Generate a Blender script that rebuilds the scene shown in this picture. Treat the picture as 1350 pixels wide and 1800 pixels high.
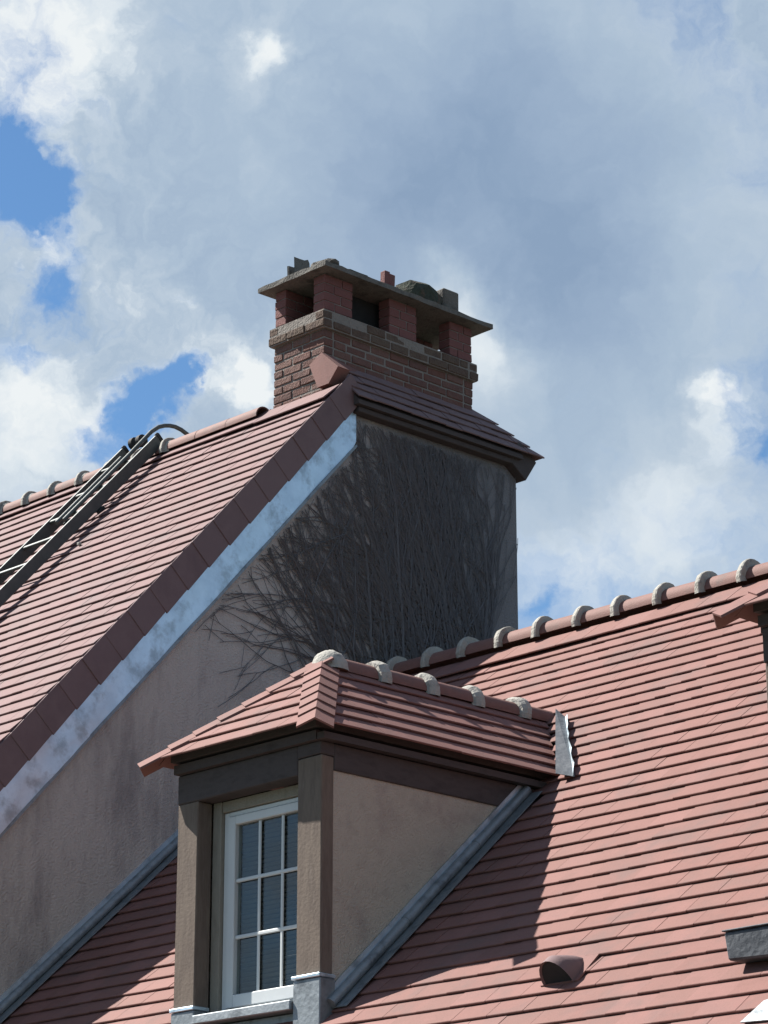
import bpy, bmesh, math, random
import numpy as np
from mathutils import Vector, Matrix
random.seed(7)
rnd = random.random
def U(a, b): return a + (b - a) * rnd()
for o in list(bpy.data.objects): bpy.data.objects.remove(o)
S = bpy.context.scene
COL = S.collection
rad = math.radians

# ------------------------------------------------------------------ camera
F, CX, CY, PITCH, YAW = 4910.0, 675.0, 900.0, rad(18.58), rad(45.8)
CAM = Vector((0, 0, 1.6))
fwd = Vector((-math.sin(YAW) * math.cos(PITCH), math.cos(YAW) * math.cos(PITCH), math.sin(PITCH)))
rgt = Vector((math.cos(YAW), math.sin(YAW), 0))
upv = rgt.cross(fwd)
cam = bpy.data.cameras.new('camera')
cam.sensor_fit = 'VERTICAL'; cam.sensor_height = 24; cam.lens = 24 * F / 1800
cam.clip_start = .1; cam.clip_end = 5000
co = bpy.data.objects.new('camera', cam); COL.objects.link(co)
m = Matrix((rgt, upv, -fwd)).transposed().to_4x4(); m.translation = CAM
co.matrix_world = m
S.camera = co
def proj(P):
    d = Vector(P) - CAM
    z = d.dot(fwd)
    return CX + F * d.dot(rgt) / z, CY - F * d.dot(upv) / z, z
def pdir(px, py):
    return (rgt * ((px - CX) / F) + upv * (-(py - CY) / F) + fwd).normalized()
def in_frame(P, mg=15):
    x, y, z = proj(P)
    return -mg < x < 1350 + mg and -mg < y < 1800 + mg

# ------------------------------------------------------------------ light
SUN = Vector((-1.16, -0.43, 1.36)).normalized()          # towards the sun
W = bpy.data.worlds.new('World'); S.world = W; W.use_nodes = True
nt = W.node_tree; N = nt.nodes; L = nt.links
N.clear()
def nd(t, **k):
    n = N.new(t)
    for a, b in k.items(): setattr(n, a, b)
    return n
def mth(op, a, b=None, c=None, clamp=False):
    n = nd('ShaderNodeMath', operation=op); n.use_clamp = clamp
    for i, x in enumerate((a, b, c)):
        if x is None: continue
        if isinstance(x, (int, float)): n.inputs[i].default_value = x
        else: L.new(x, n.inputs[i])
    return n.outputs[0]
def vmth(op, a, b=None, scale=None):
    n = nd('ShaderNodeVectorMath', operation=op)
    for i, x in enumerate((a, b)):
        if x is None: continue
        if isinstance(x, (tuple, list, Vector)): n.inputs[i].default_value = tuple(x)
        else: L.new(x, n.inputs[i])
    if scale is not None: n.inputs['Scale'].default_value = scale
    return n.outputs['Value'] if op == 'DOT_PRODUCT' else n.outputs[0]
def noise(vec, scale, detail, rough=.55, dist=0.):
    n = nd('ShaderNodeTexNoise'); L.new(vec, n.inputs['Vector'])
    n.inputs['Scale'].default_value = scale; n.inputs['Detail'].default_value = detail
    n.inputs['Roughness'].default_value = rough; n.inputs['Distortion'].default_value = dist
    return n
def mixc(f, a, b):
    n = nd('ShaderNodeMix', data_type='RGBA')
    if isinstance(f, (int, float)): n.inputs[0].default_value = f
    else: L.new(f, n.inputs[0])
    for i, x in ((6, a), (7, b)):
        if isinstance(x, tuple): n.inputs[i].default_value = (*x, 1)
        else: L.new(x, n.inputs[i])
    return n.outputs[2]
def smooth(x, lo, hi):
    n = nd('ShaderNodeMapRange', interpolation_type='SMOOTHSTEP'); L.new(x, n.inputs[0])
    n.inputs[1].default_value = lo; n.inputs[2].default_value = hi
    return n.outputs[0]
tc = nd('ShaderNodeTexCoord').outputs['Generated']
wn = noise(tc, 16, 5, .6)
warp = vmth('ADD', tc, vmth('SCALE', vmth('SUBTRACT', wn.outputs['Color'], (.5, .5, .5)), scale=.052))
wn2 = noise(tc, 70, 5, .65)
warp = vmth('ADD', warp, vmth('SCALE', vmth('SUBTRACT', wn2.outputs['Color'], (.5, .5, .5)), scale=.017))
wdir = vmth('NORMALIZE', warp)
def blobs(lst):
    tot = None
    for px, py, r, amp in lst:
        c = pdir(px, py); sg = r / F
        e = mth('EXPONENT', mth('MULTIPLY', mth('SUBTRACT', vmth('DOT_PRODUCT', wdir, c), 1.0), 2.0 / (sg * sg)))
        t = mth('MULTIPLY', e, amp)
        tot = t if tot is None else mth('ADD', tot, t)
    return tot
HOLES = [(30, 290, 62, .58), (80, 335, 58, .50), (20, 370, 55, .40), (115, 440, 40, .26), (300, 690, 62, .55), (240, 740, 55, .36), (350, 655, 55, .38),
         (55, 500, 50, .3), (90, 520, 40, .25), (50, 620, 45, .28), (345, 520, 35, .33), (180, 800, 50, .35), (1360, 790, 34, .24),
         (930, 1040, 22, .12), (1250, 60, 140, .13), (1310, 330, 120, .14), (1120, 380, 90, .08), (1290, 560, 90, .10),
         (430, 650, 50, -.5), (455, 700, 45, -.4), (1345, 60, 40, -.4), (600, 300, 520, -.19), (950, 500, 560, -.20), (150, 650, 420, -.19), (1250, 500, 400, -.08), (500, 100, 600, -.08)]
BRIGHT = [(90, 60, 120, .48), (40, 120, 95, .42), (80, 180, 60, .3), (180, 60, 70, .25), (470, 65, 40, .5), (440, 95, 45, .3), (430, 655, 55, .65), (455, 700, 40, .5),
          (790, 480, 70, .4), (840, 560, 70, .4), (880, 620, 70, .25), (860, 700, 80, .15), (1295, 700, 40, .5), (1270, 740, 60, .22), (1000, 1000, 130, .32),
          (1200, 900, 120, .26), (60, 440, 60, .28), (60, 700, 100, .42), (150, 720, 80, .32), (30, 830, 90, .3), (290, 560, 90, .22), (210, 500, 70, .2),
          (500, 300, 150, .12), (700, 370, 150, -.30), (880, 170, 140, -.22), (560, 220, 90, -.1), (980, 420, 150, -.28), (1050, 560, 120, -.16), (1010, 820, 90, -.1), (1150, 250, 120, -.1)]
DETAIL = [(80, 130, 220, 1.), (100, 560, 260, 1.), (330, 560, 120, .6), (430, 660, 90, .8), (1290, 710, 90, .8), (470, 70, 90, .7), (1340, 60, 80, .6)]
det = mth('ADD', .35, blobs(DETAIL))
fine = noise(wdir, 30, 9, .6)
big = noise(wdir, 9, 4, .55)
cov = mth('SUBTRACT', mth('ADD', mth('MULTIPLY', mth('SUBTRACT', fine.outputs[0], .5), mth('ADD', .40, mth('MULTIPLY', det, .55))), mth('ADD', mth('MULTIPLY', mth('SUBTRACT', big.outputs[0], .5), .35), .42)), blobs(HOLES))
alpha = smooth(cov, .24, .66)
f2 = noise(wdir, 42, 6, .58)
billow = mth('SUBTRACT', mth('MULTIPLY', mth('ABSOLUTE', mth('SUBTRACT', f2.outputs[0], .5)), 2.0), .22)
br = mth('ADD', mth('ADD', .38, mth('MULTIPLY', mth('SUBTRACT', big.outputs[0], .5), .5)), blobs(BRIGHT))
br = mth('ADD', br, mth('MULTIPLY', mth('MULTIPLY', billow, det), .55))
br = mth('ADD', br, mth('MULTIPLY', mth('MULTIPLY', mth('SUBTRACT', fine.outputs[0], .5), mth('ADD', .35, det)), .42))
br = mth('ADD', br, mth('MULTIPLY', mth('SUBTRACT', 1.0, smooth(cov, .42, .80)), .26))
rp = nd('ShaderNodeValToRGB'); L.new(br, rp.inputs[0])
e = rp.color_ramp.elements
def srgb(*c): return tuple((x / 255 / 12.92) if x / 255 <= .04045 else ((x / 255 + .055) / 1.055) ** 2.4 for x in c)
e[0].position = 0; e[0].color = (*srgb(140, 163, 191), 1)
e[1].position = 1; e[1].color = (*srgb(238, 243, 245), 1)
for p, c in ((.2, (155, 176, 201)), (.42, (172, 191, 211)), (.62, (190, 205, 220)), (.8, (218, 228, 236))):
    x = rp.color_ramp.elements.new(p); x.color = (*srgb(*c), 1)
cloud = vmth('SCALE', rp.outputs[0], scale=7.6)
sky = nd('ShaderNodeTexSky', sky_type='NISHITA'); sky.sun_disc = False
sky.sun_elevation = math.asin(SUN.z); sky.sun_rotation = math.atan2(SUN.x, SUN.y)
sky.altitude = 100; sky.air_density = 1.0; sky.dust_density = .3; sky.ozone_density = 2.0
skyc = vmth('MULTIPLY', sky.outputs[0], (.63, .85, .99))
col = mixc(alpha, skyc, cloud)
bg = nd('ShaderNodeBackground'); bg.inputs['Strength'].default_value = .0535
L.new(col, bg.inputs[0])
L.new(bg.outputs[0], nd('ShaderNodeOutputWorld').inputs[0])

sl = bpy.data.lights.new('sun', 'SUN'); sl.energy = 5.0; sl.angle = rad(.5); sl.color = (1, .95, .88)
so = bpy.data.objects.new('sun', sl); COL.objects.link(so)
so.rotation_euler = (-SUN).to_track_quat('-Z', 'Y').to_euler(); so.location = (-20, -10, 30)
V = S.view_settings; V.view_transform = 'Standard'; V.look = 'None'; V.exposure = 1.3; V.gamma = 1; V.use_curve_mapping = False
S.render.engine = 'CYCLES'

# ------------------------------------------------------------------ materials
def mat(name, cols, rough=.85, nscale=20., var=0., bump=.0, bscale=80., metal=0., stain=None, stain_scale=3., stain_lo=.5, stain_hi=.7, spec=.3, stretch=(1, 1, 1), speck=0., creeper=None):
    M = bpy.data.materials.new(name); M.use_nodes = True
    t = M.node_tree; n = t.nodes; l = t.links; n.clear()
    def add(ty, **k):
        x = n.new(ty)
        for a, b in k.items(): setattr(x, a, b)
        return x
    out = add('ShaderNodeOutputMaterial'); p = add('ShaderNodeBsdfPrincipled')
    l.new(p.outputs[0], out.inputs[0])
    p.inputs['Roughness'].default_value = rough; p.inputs['Metallic'].default_value = metal
    p.inputs['Specular IOR Level'].default_value = spec
    g = add('ShaderNodeNewGeometry'); oi = add('ShaderNodeObjectInfo')
    pos = add('ShaderNodeVectorMath', operation='MULTIPLY'); l.new(g.outputs['Position'], pos.inputs[0]); pos.inputs[1].default_value = stretch
    nz = add('ShaderNodeTexNoise'); l.new(pos.outputs[0], nz.inputs['Vector']); nz.inputs['Scale'].default_value = nscale; nz.inputs['Detail'].default_value = 6; nz.inputs['Roughness'].default_value = .62
    # value per piece (object random + island random), plus noise
    ad = add('ShaderNodeMath', operation='ADD'); l.new(oi.outputs['Random'], ad.inputs[0]); l.new(g.outputs['Random Per Island'], ad.inputs[1])
    fr = add('ShaderNodeMath', operation='FRACT'); l.new(ad.outputs[0], fr.inputs[0])
    mx = add('ShaderNodeMath', operation='MULTIPLY_ADD'); l.new(fr.outputs[0], mx.inputs[0]); mx.inputs[1].default_value = var
    sc = add('ShaderNodeMath', operation='MULTIPLY_ADD'); l.new(nz.outputs[0], sc.inputs[0]); sc.inputs[1].default_value = 2.0 * (1 - var); sc.inputs[2].default_value = -.5 * (1 - var) * 1.0
    l.new(sc.outputs[0], mx.inputs[2])
    r = add('ShaderNodeValToRGB'); l.new(mx.outputs[0], r.inputs[0])
    el = r.color_ramp.elements
    for i, c in enumerate(cols):
        ps = i / (len(cols) - 1)
        if i == 0: el[0].position = 0; el[0].color = (*c, 1)
        elif i == len(cols) - 1: el[-1].position = 1; el[-1].color = (*c, 1)
        else:
            x = el.new(ps); x.color = (*c, 1)
    c_out = r.outputs[0]
    def mixin(fac, c):
        q = add('ShaderNodeMix', data_type='RGBA'); l.new(fac, q.inputs[0]); l.new(c_out, q.inputs[6]); q.inputs[7].default_value = (*c, 1)
        return q.outputs[2]
    if stain:
        sn = add('ShaderNodeTexNoise'); l.new(pos.outputs[0], sn.inputs['Vector']); sn.inputs['Scale'].default_value = stain_scale; sn.inputs['Detail'].default_value = 8; sn.inputs['Roughness'].default_value = .65
        mr = add('ShaderNodeMapRange', interpolation_type='SMOOTHSTEP'); l.new(sn.outputs[0], mr.inputs[0]); mr.inputs[1].default_value = stain_lo; mr.inputs[2].default_value = stain_hi; mr.inputs[4].default_value = .8
        c_out = mixin(mr.outputs[0], stain)
    if speck:
        sn = add('ShaderNodeTexNoise'); l.new(g.outputs['Position'], sn.inputs['Vector']); sn.inputs['Scale'].default_value = 90; sn.inputs['Detail'].default_value = 3
        mr = add('ShaderNodeMapRange'); l.new(sn.outputs[0], mr.inputs[0]); mr.inputs[1].default_value = .6; mr.inputs[2].default_value = .75; mr.inputs[4].default_value = speck
        c_out = mixin(mr.outputs[0], tuple(x * .45 for x in cols[0]))
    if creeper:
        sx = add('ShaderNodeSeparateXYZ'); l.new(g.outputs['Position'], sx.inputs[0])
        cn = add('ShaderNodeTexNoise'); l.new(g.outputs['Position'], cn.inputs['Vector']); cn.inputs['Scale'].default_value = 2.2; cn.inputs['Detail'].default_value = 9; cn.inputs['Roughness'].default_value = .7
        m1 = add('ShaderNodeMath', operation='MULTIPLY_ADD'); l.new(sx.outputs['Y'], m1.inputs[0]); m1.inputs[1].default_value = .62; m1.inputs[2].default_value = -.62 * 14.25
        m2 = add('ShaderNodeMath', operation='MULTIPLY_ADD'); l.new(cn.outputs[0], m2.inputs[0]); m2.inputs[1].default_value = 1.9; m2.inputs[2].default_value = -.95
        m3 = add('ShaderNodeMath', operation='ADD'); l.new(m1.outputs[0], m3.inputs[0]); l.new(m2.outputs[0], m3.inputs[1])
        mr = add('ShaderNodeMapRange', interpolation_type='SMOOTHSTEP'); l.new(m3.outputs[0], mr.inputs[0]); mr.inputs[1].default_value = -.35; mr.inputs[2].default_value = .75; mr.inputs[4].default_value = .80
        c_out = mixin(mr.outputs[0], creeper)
    l.new(c_out, p.inputs['Base Color'])
    if bump:
        bn = add('ShaderNodeTexNoise'); l.new(g.outputs['Position'], bn.inputs['Vector']); bn.inputs['Scale'].default_value = bscale; bn.inputs['Detail'].default_value = 5
        b = add('ShaderNodeBump'); b.inputs['Strength'].default_value = bump; b.inputs['Distance'].default_value = .02
        l.new(bn.outputs[0], b.inputs['Height']); l.new(b.outputs[0], p.inputs['Normal'])
    return M
MT = {}
MT['tile'] = mat('terracotta_tile', [(0.145, 0.066, 0.055), (0.173, 0.080, 0.068), (0.160, 0.077, 0.065), (0.189, 0.089, 0.077), (0.168, 0.084, 0.074)], .8, 9, .7, .12, 120, stain=(0.123, 0.073, 0.066), stain_scale=2.6, stain_lo=.47, stain_hi=.74, speck=.35)
MT['tile_pale'] = mat('faded_terracotta_tile', [(0.128, 0.068, 0.066), (0.152, 0.081, 0.079), (0.140, 0.078, 0.076), (0.161, 0.088, 0.087), (0.145, 0.083, 0.083)], .78, 9, .65, .12, 120, stain=(0.120, 0.083, 0.084), stain_scale=2.8, stain_lo=.47, stain_hi=.74, speck=.3)
MT['ridge'] = mat('terracotta_ridge', [(0.126, 0.061, 0.053), (0.172, 0.086, 0.073), (0.153, 0.076, 0.063), (0.186, 0.098, 0.085)], .75, 14, .35, .15, 90, stain=(0.1, 0.075, 0.068), stain_scale=6, stain_lo=.5, stain_hi=.75)
MT['mortar'] = mat('pale_mortar', [(0.226, 0.215, 0.192), (0.323, 0.311, 0.279), (0.279, 0.268, 0.236)], .9, 18, .2, .5, 60, stain=(0.13, 0.125, 0.115), stain_scale=9, stain_lo=.52, stain_hi=.72)
MT['brick'] = mat('weathered_brick', [(0.091, 0.043, 0.037), (0.137, 0.066, 0.052), (0.111, 0.060, 0.052), (0.152, 0.083, 0.067), (0.108, 0.070, 0.063)], .9, 16, .6, .5, 70, stain=(0.12, 0.108, 0.1), stain_scale=9, stain_lo=.54, stain_hi=.75)
MT['pier'] = mat('red_pier_brick', [(0.129, 0.054, 0.051), (0.162, 0.069, 0.064), (0.144, 0.063, 0.060)], .85, 16, .5, .3, 70, stain=(0.11, 0.08, 0.075), stain_scale=8, stain_lo=.58, stain_hi=.8)
MT['joint'] = mat('brick_mortar', [(0.154, 0.136, 0.123), (0.211, 0.190, 0.170), (0.183, 0.166, 0.149)], .95, 20, 0, .6, 60)
MT['corbel'] = mat('lichen_brick', [(0.075, 0.048, 0.038), (0.109, 0.081, 0.062), (0.092, 0.061, 0.047), (0.129, 0.096, 0.078)], .95, 14, .3, .7, 50, stain=(0.065, 0.045, 0.042), stain_scale=8, stain_lo=.55, stain_hi=.72)
MT['cap'] = mat('mossy_concrete', [(0.086, 0.083, 0.075), (0.137, 0.128, 0.116), (0.112, 0.107, 0.097)], .95, 12, 0, .5, 60, stain=(0.055, 0.053, 0.048), stain_scale=7, stain_lo=.5, stain_hi=.7)
MT['stucco'] = mat('rough_stucco', [(0.364, 0.324, 0.297), (0.451, 0.403, 0.371), (0.408, 0.366, 0.333)], .95, 7, 0, .9, 55, stain=(0.241, 0.210, 0.199), stain_scale=1.9, stain_lo=.46, stain_hi=.70, stretch=(1, 1, .14))
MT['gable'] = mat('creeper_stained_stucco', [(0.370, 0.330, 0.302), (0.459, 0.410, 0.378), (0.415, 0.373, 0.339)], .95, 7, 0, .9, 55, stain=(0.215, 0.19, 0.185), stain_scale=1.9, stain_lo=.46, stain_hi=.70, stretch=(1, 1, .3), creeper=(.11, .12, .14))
MT['cheek'] = mat('dormer_stucco', [(0.365, 0.322, 0.269), (0.435, 0.386, 0.324), (0.397, 0.355, 0.293)], .95, 9, 0, .8, 70, stain=(0.301, 0.252, 0.221), stain_scale=2.4, stain_lo=.5, stain_hi=.75)
MT['wood'] = mat('weathered_wood', [(0.088, 0.067, 0.055), (0.156, 0.123, 0.100), (0.120, 0.093, 0.077), (0.187, 0.152, 0.128)], .9, 26, .1, .12, 50, stain=(0.183, 0.165, 0.120), stain_scale=7, stain_lo=.56, stain_hi=.75, stretch=(1, 1, .15))
MT['darkwood'] = mat('dark_stained_wood', [(0.042, 0.036, 0.035), (0.070, 0.058, 0.057), (0.054, 0.046, 0.045)], .9, 20, .1, .15, 50, stretch=(.3, .3, 1))
MT['palewood'] = mat('pale_wood', [(0.180, 0.162, 0.135), (0.243, 0.225, 0.189), (0.211, 0.189, 0.162)], .85, 25, .1, .3, 60, stretch=(1, 1, .2))
MT['white'] = mat('white_painted_frame', [(.50, .52, .53), (.56, .58, .58)], .45, 6, 0, 0, spec=.5)
MT['zinc'] = mat('weathered_zinc', [(0.418, 0.526, 0.603), (0.626, 0.741, 0.820), (0.534, 0.645, 0.724), (0.696, 0.801, 0.869)], .46, 5, .12, .12, 14, metal=.85, stain=(0.3, 0.35, 0.38), stain_scale=6, stain_lo=.46, stain_hi=.68, stretch=(1, .8, .8), spec=.5)
MT['lead'] = mat('dull_zinc', [(0.162, 0.180, 0.198), (0.243, 0.270, 0.288), (0.198, 0.221, 0.239)], .55, 12, .15, .2, 30, metal=.6, stain=(0.108, 0.122, 0.135), stain_scale=8, stain_lo=.5, stain_hi=.7)
MT['alu'] = mat('grey_aluminium', [(0.077, 0.086, 0.083), (0.113, 0.122, 0.117)], .5, 10, 0, .05, 40, metal=.35)
MT['rubber'] = mat('black_rubber', [(.02, .02, .022), (.035, .035, .035)], .8, 20)
MT['verge'] = mat('verge_and_shaded_tile', [(0.128, 0.083, 0.086), (0.162, 0.108, 0.109), (0.145, 0.098, 0.101)], .8, 8, .5, .1, 100)  # verge tiles; on lean-to and vent hood it paints in their shade
MT['slate'] = mat('dark_zinc', [(0.038, 0.045, 0.055), (0.075, 0.083, 0.095), (0.112, 0.120, 0.130)], .7, 9, 0, .3, 30, metal=.2)  # dark blue-grey zinc with lighter blotches
MT['vine'] = mat('dry_vine_bark', [(0.083, 0.084, 0.093), (0.150, 0.150, 0.161), (0.112, 0.113, 0.121)], .95, 30, .6, .3, 60)
MT['blind'] = mat('dark_blind', [(0.050, 0.046, 0.042), (0.070, 0.065, 0.059)], .8, 10, .3)
MT['dark'] = mat('dark_interior', [(.02, .02, .022), (.03, .03, .03)], .95, 10)
MT['moss'] = mat('mossy_pot', [(0.022, 0.030, 0.022), (0.043, 0.050, 0.037), (0.030, 0.034, 0.028)], .95, 14, 0, .6, 40, stain=(.12, .07, .055), stain_scale=9)
MT['ground'] = mat('ground_gravel', [(.045, .05, .04), (.075, .08, .06), (.06, .065, .05)], .95, 3, 0, .4, 20)
g = bpy.data.materials.new('window_glass'); g.use_nodes = True
t = g.node_tree; t.nodes.clear()
o_ = t.nodes.new('ShaderNodeOutputMaterial'); mx_ = t.nodes.new('ShaderNodeMixShader'); lw_ = t.nodes.new('ShaderNodeLayerWeight'); lw_.inputs[0].default_value = .5
pw_ = t.nodes.new('ShaderNodeMath'); pw_.operation = 'POWER'; pw_.inputs[1].default_value = 4; t.links.new(lw_.outputs['Facing'], pw_.inputs[0])
fr_ = t.nodes.new('ShaderNodeMath'); fr_.operation = 'MULTIPLY_ADD'; fr_.inputs[1].default_value = .9; fr_.inputs[2].default_value = .045; t.links.new(pw_.outputs[0], fr_.inputs[0])
tr_ = t.nodes.new('ShaderNodeBsdfTransparent'); tr_.inputs[0].default_value = (.82, .86, .86, 1); gl_ = t.nodes.new('ShaderNodeBsdfGlossy'); gl_.inputs['Roughness'].default_value = .02
t.links.new(fr_.outputs[0], mx_.inputs[0]); t.links.new(tr_.outputs[0], mx_.inputs[1]); t.links.new(gl_.outputs[0], mx_.inputs[2]); t.links.new(mx_.outputs[0], o_.inputs[0])
MT['glass'] = g

# ------------------------------------------------------------------ helpers
def link(o, parent=None):
    COL.objects.link(o)
    if parent is not None:
        o.parent = parent
        if parent.type == 'EMPTY': o.matrix_parent_inverse = Matrix.Translation(-Vector(parent.location))
    return o
def tag(o, label=None, cat=None, group=None, kind=None):
    for k, v in (('label', label), ('category', cat), ('group', group), ('kind', kind)):
        if v: o[k] = v
    return o
def thing(name, loc, label, cat, group=None):
    o = bpy.data.objects.new(name, None); o.location = loc; o.empty_display_size = .3
    COL.objects.link(o); return tag(o, label, cat, group)
class MB:
    def __init__(s): s.v = []; s.f = []; s.sm = []
    def add(s, vs, fs, smooth=False):
        b = len(s.v); s.v += [tuple(x) for x in vs]
        for f in fs: s.f.append([b + i for i in f]); s.sm.append(smooth)
        return s
    def hexa(s, p):            # 8 pts: bottom 4 ccw, top 4
        return s.add(p, [(3, 2, 1, 0), (4, 5, 6, 7), (0, 1, 5, 4), (1, 2, 6, 5), (2, 3, 7, 6), (3, 0, 4, 7)])
    def box(s, x0, x1, y0, y1, z0, z1, j=0):
        p = [(x0, y0, z0), (x1, y0, z0), (x1, y1, z0), (x0, y1, z0), (x0, y0, z1), (x1, y0, z1), (x1, y1, z1), (x0, y1, z1)]
        if j: p = [tuple(c + U(-j, j) for c in q) for q in p]
        return s.hexa(p)
    def slab(s, o, a, b, c):
        o, a, b, c = map(Vector, (o, a, b, c))
        return s.hexa([o, o + a, o + a + b, o + b, o + c, o + a + c, o + a + b + c, o + b + c])
    def prism(s, poly, d):
        poly = [Vector(p) for p in poly]; d = Vector(d); n = len(poly)
        return s.add(poly + [p + d for p in poly], [list(range(n))[::-1], list(range(n, 2 * n))] + [(i, (i + 1) % n, n + (i + 1) % n, n + i) for i in range(n)])
    def tube(s, pts, r, k=8, cap=True):
        pts = [Vector(p) for p in pts]; rs = r if isinstance(r, (list, tuple)) else [r] * len(pts)
        vs = []; n = len(pts)
        for i, p in enumerate(pts):
            d = (pts[min(i + 1, n - 1)] - pts[max(i - 1, 0)]).normalized()
            a = d.orthogonal().normalized() if i == 0 else (pa - d * pa.dot(d)).normalized()
            pa = a; b = d.cross(a)
            for q in range(k):
                w = 2 * math.pi * q / k; vs.append(p + (a * math.cos(w) + b * math.sin(w)) * rs[i])
        fs = [(i * k + q, i * k + (q + 1) % k, (i + 1) * k + (q + 1) % k, (i + 1) * k + q) for i in range(n - 1) for q in range(k)]
        s.add(vs, fs, True)
        if cap: s.add(vs[:k], [list(range(k))[::-1]]); s.add(vs[-k:], [list(range(k))])
        return s
    def mesh(s, name, mat, bevel=0, weld=False):
        me = bpy.data.meshes.new(name); me.from_pydata(s.v, [], s.f)
        me.polygons.foreach_set('use_smooth', s.sm); me.update()
        if bevel:
            bm = bmesh.new(); bm.from_mesh(me)
            bmesh.ops.bevel(bm, geom=bm.edges[:], offset=bevel, segments=1, affect='EDGES', clamp_overlap=True)
            bm.to_mesh(me); bm.free()
        bm = bmesh.new(); bm.from_mesh(me); bmesh.ops.recalc_face_normals(bm, faces=bm.faces[:]); bm.to_mesh(me); bm.free()
        if mat: me.materials.append(mat)
        return me
    def build(s, name, mat, parent=None, bevel=0, **k):
        o = bpy.data.objects.new(name, s.mesh(name, mat, bevel)); link(o, parent)
        return tag(o, **k)
def frame(o, u, s, n):
    mm = Matrix((u, s, n)).transposed().to_4x4(); mm.translation = o; return mm

# ---- plain tiles ------------------------------------------------------
TT, TL = .0115, .245
def tile_pts(w, e, L_, k, hh=None):
    g_ = .0015; a, b = -w / 2 + g_, w / 2 - g_
    h = (TT + .0050) / (e / L_) if hh is None else hh
    c = .003
    sag = (0, .0012, -.001)[k]
    lo = [(a, 0, h), (b, sag, h), (b, L_, 0), (a, L_, 0)]
    tp = [(a, c, h + TT), (b, c + sag, h + TT), (b, L_, TT), (a, L_, TT)]
    ex = [(a, 0, h + TT - c), (b, sag, h + TT - c)]
    vs = lo + tp + ex
    fs = [(3, 2, 1, 0), (4, 5, 6, 7), (0, 1, 9, 8), (8, 9, 5, 4), (1, 2, 6, 5, 9), (2, 3, 7, 6), (3, 0, 8, 4, 7)]
    return vs, fs
_tm = {}
def tile_mesh(w, e, L_, k, mt):
    key = (round(w, 4), e, L_, k, mt.name)
    if key not in _tm:
        vs, fs = tile_pts(w, e, L_, k)
        _tm[key] = MB().add(vs, fs).mesh('tile', mt)
    return _tm[key]
def tile_field(O, u, s, n, u0, u1, rows, e, w, clips=(), skip=None, L_=TL, jit=.0010, half=None, wob=0.):
    """candidate tiles as (matrix, width, variant, clipped, centre)"""
    out = []
    for r, s0 in enumerate(rows):
        off = (w / 2 if r % 2 else 0) + (U(-.01, .01))
        edges = [u0]
        x = u0 + off if off > .04 else u0 + off + w
        while x < u1 - .04: edges.append(x); x += w + U(-.002, .002)
        edges.append(u1)
        for a, b in zip(edges, edges[1:]):
            uc = (a + b) / 2; ww = b - a
            ww_q = w if abs(ww - w) < .006 else round(ww, 2)
            sag = wob * (math.sin(uc * 1.3 + s0 * .7) + .6 * math.sin(uc * 2.9 - s0 * 1.7))
            o = O + u * uc + s * (s0 + U(-jit, jit) * 1.6) + n * (U(-jit, jit) + sag)
            c = o + s * (e / 2)
            if skip and skip(c): continue
            rz = U(-.004, .004); rx = U(-.004, .004)
            mm = frame(o, u, s, n) @ Matrix.Rotation(rz, 4, 'Z') @ Matrix.Rotation(rx, 4, 'Y')
            st = 0
            for (cp, cn) in clips:
                ds = [(mm @ Vector(q) - cp).dot(cn) for q in ((-ww / 2, 0, 0), (ww / 2, 0, 0), (-ww / 2, L_, 0), (ww / 2, L_, 0))]
                if max(ds) < .004: st = 2; break
                if min(ds) < 0: st = 1
            if st == 2: continue
            out.append((mm, ww_q, random.randrange(3), st == 1, c))
    return out
def emit_tiles(cands, name, mt, parent, e, clips=(), L_=TL, limit=300, hide=None, restname=None):
    vis = []
    for i, c in enumerate(cands):
        if in_frame(c[4], 5) and not (hide and hide(c[4])): vis.append((proj(c[4])[2], i))
    vis.sort(); pick = set(i for _, i in vis[:limit])
    rest = MB()
    for i, (mm, ww, k, cl, c) in enumerate(cands):
        if not cl:
            if i in pick:
                o = bpy.data.objects.new(name, tile_mesh(ww, e, L_, k, mt)); o.matrix_basis = mm; link(o, parent)
            else:
                vs, fs = tile_pts(ww, e, L_, k); rest.add([mm @ Vector(v) for v in vs], fs)
        else:
            vs, fs = tile_pts(ww, e, L_, k)
            bm = bmesh.new(); bv = [bm.verts.new(mm @ Vector(v)) for v in vs]
            for f in fs: bm.faces.new([bv[j] for j in f])
            for cp, cn in clips:
                r = bmesh.ops.bisect_plane(bm, geom=bm.verts[:] + bm.edges[:] + bm.faces[:], plane_co=cp, plane_no=cn, clear_inner=True)
                ed = [x for x in r['geom_cut'] if isinstance(x, bmesh.types.BMEdge)]
                if ed:
                    try: bmesh.ops.contextual_create(bm, geom=ed)
                    except Exception: pass
            if not bm.faces: bm.free(); continue
            if i in pick:
                me = bpy.data.meshes.new(name); bm.to_mesh(me); me.materials.append(mt)
                link(bpy.data.objects.new(name, me), parent)
            else:
                bm.verts.index_update(); rest.add([v.co[:] for v in bm.verts], [[v.index for v in f.verts] for f in bm.faces])
            bm.free()
    if rest.f:
        rest.build(restname or name + '_field', mt, parent, kind='stuff')

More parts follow.
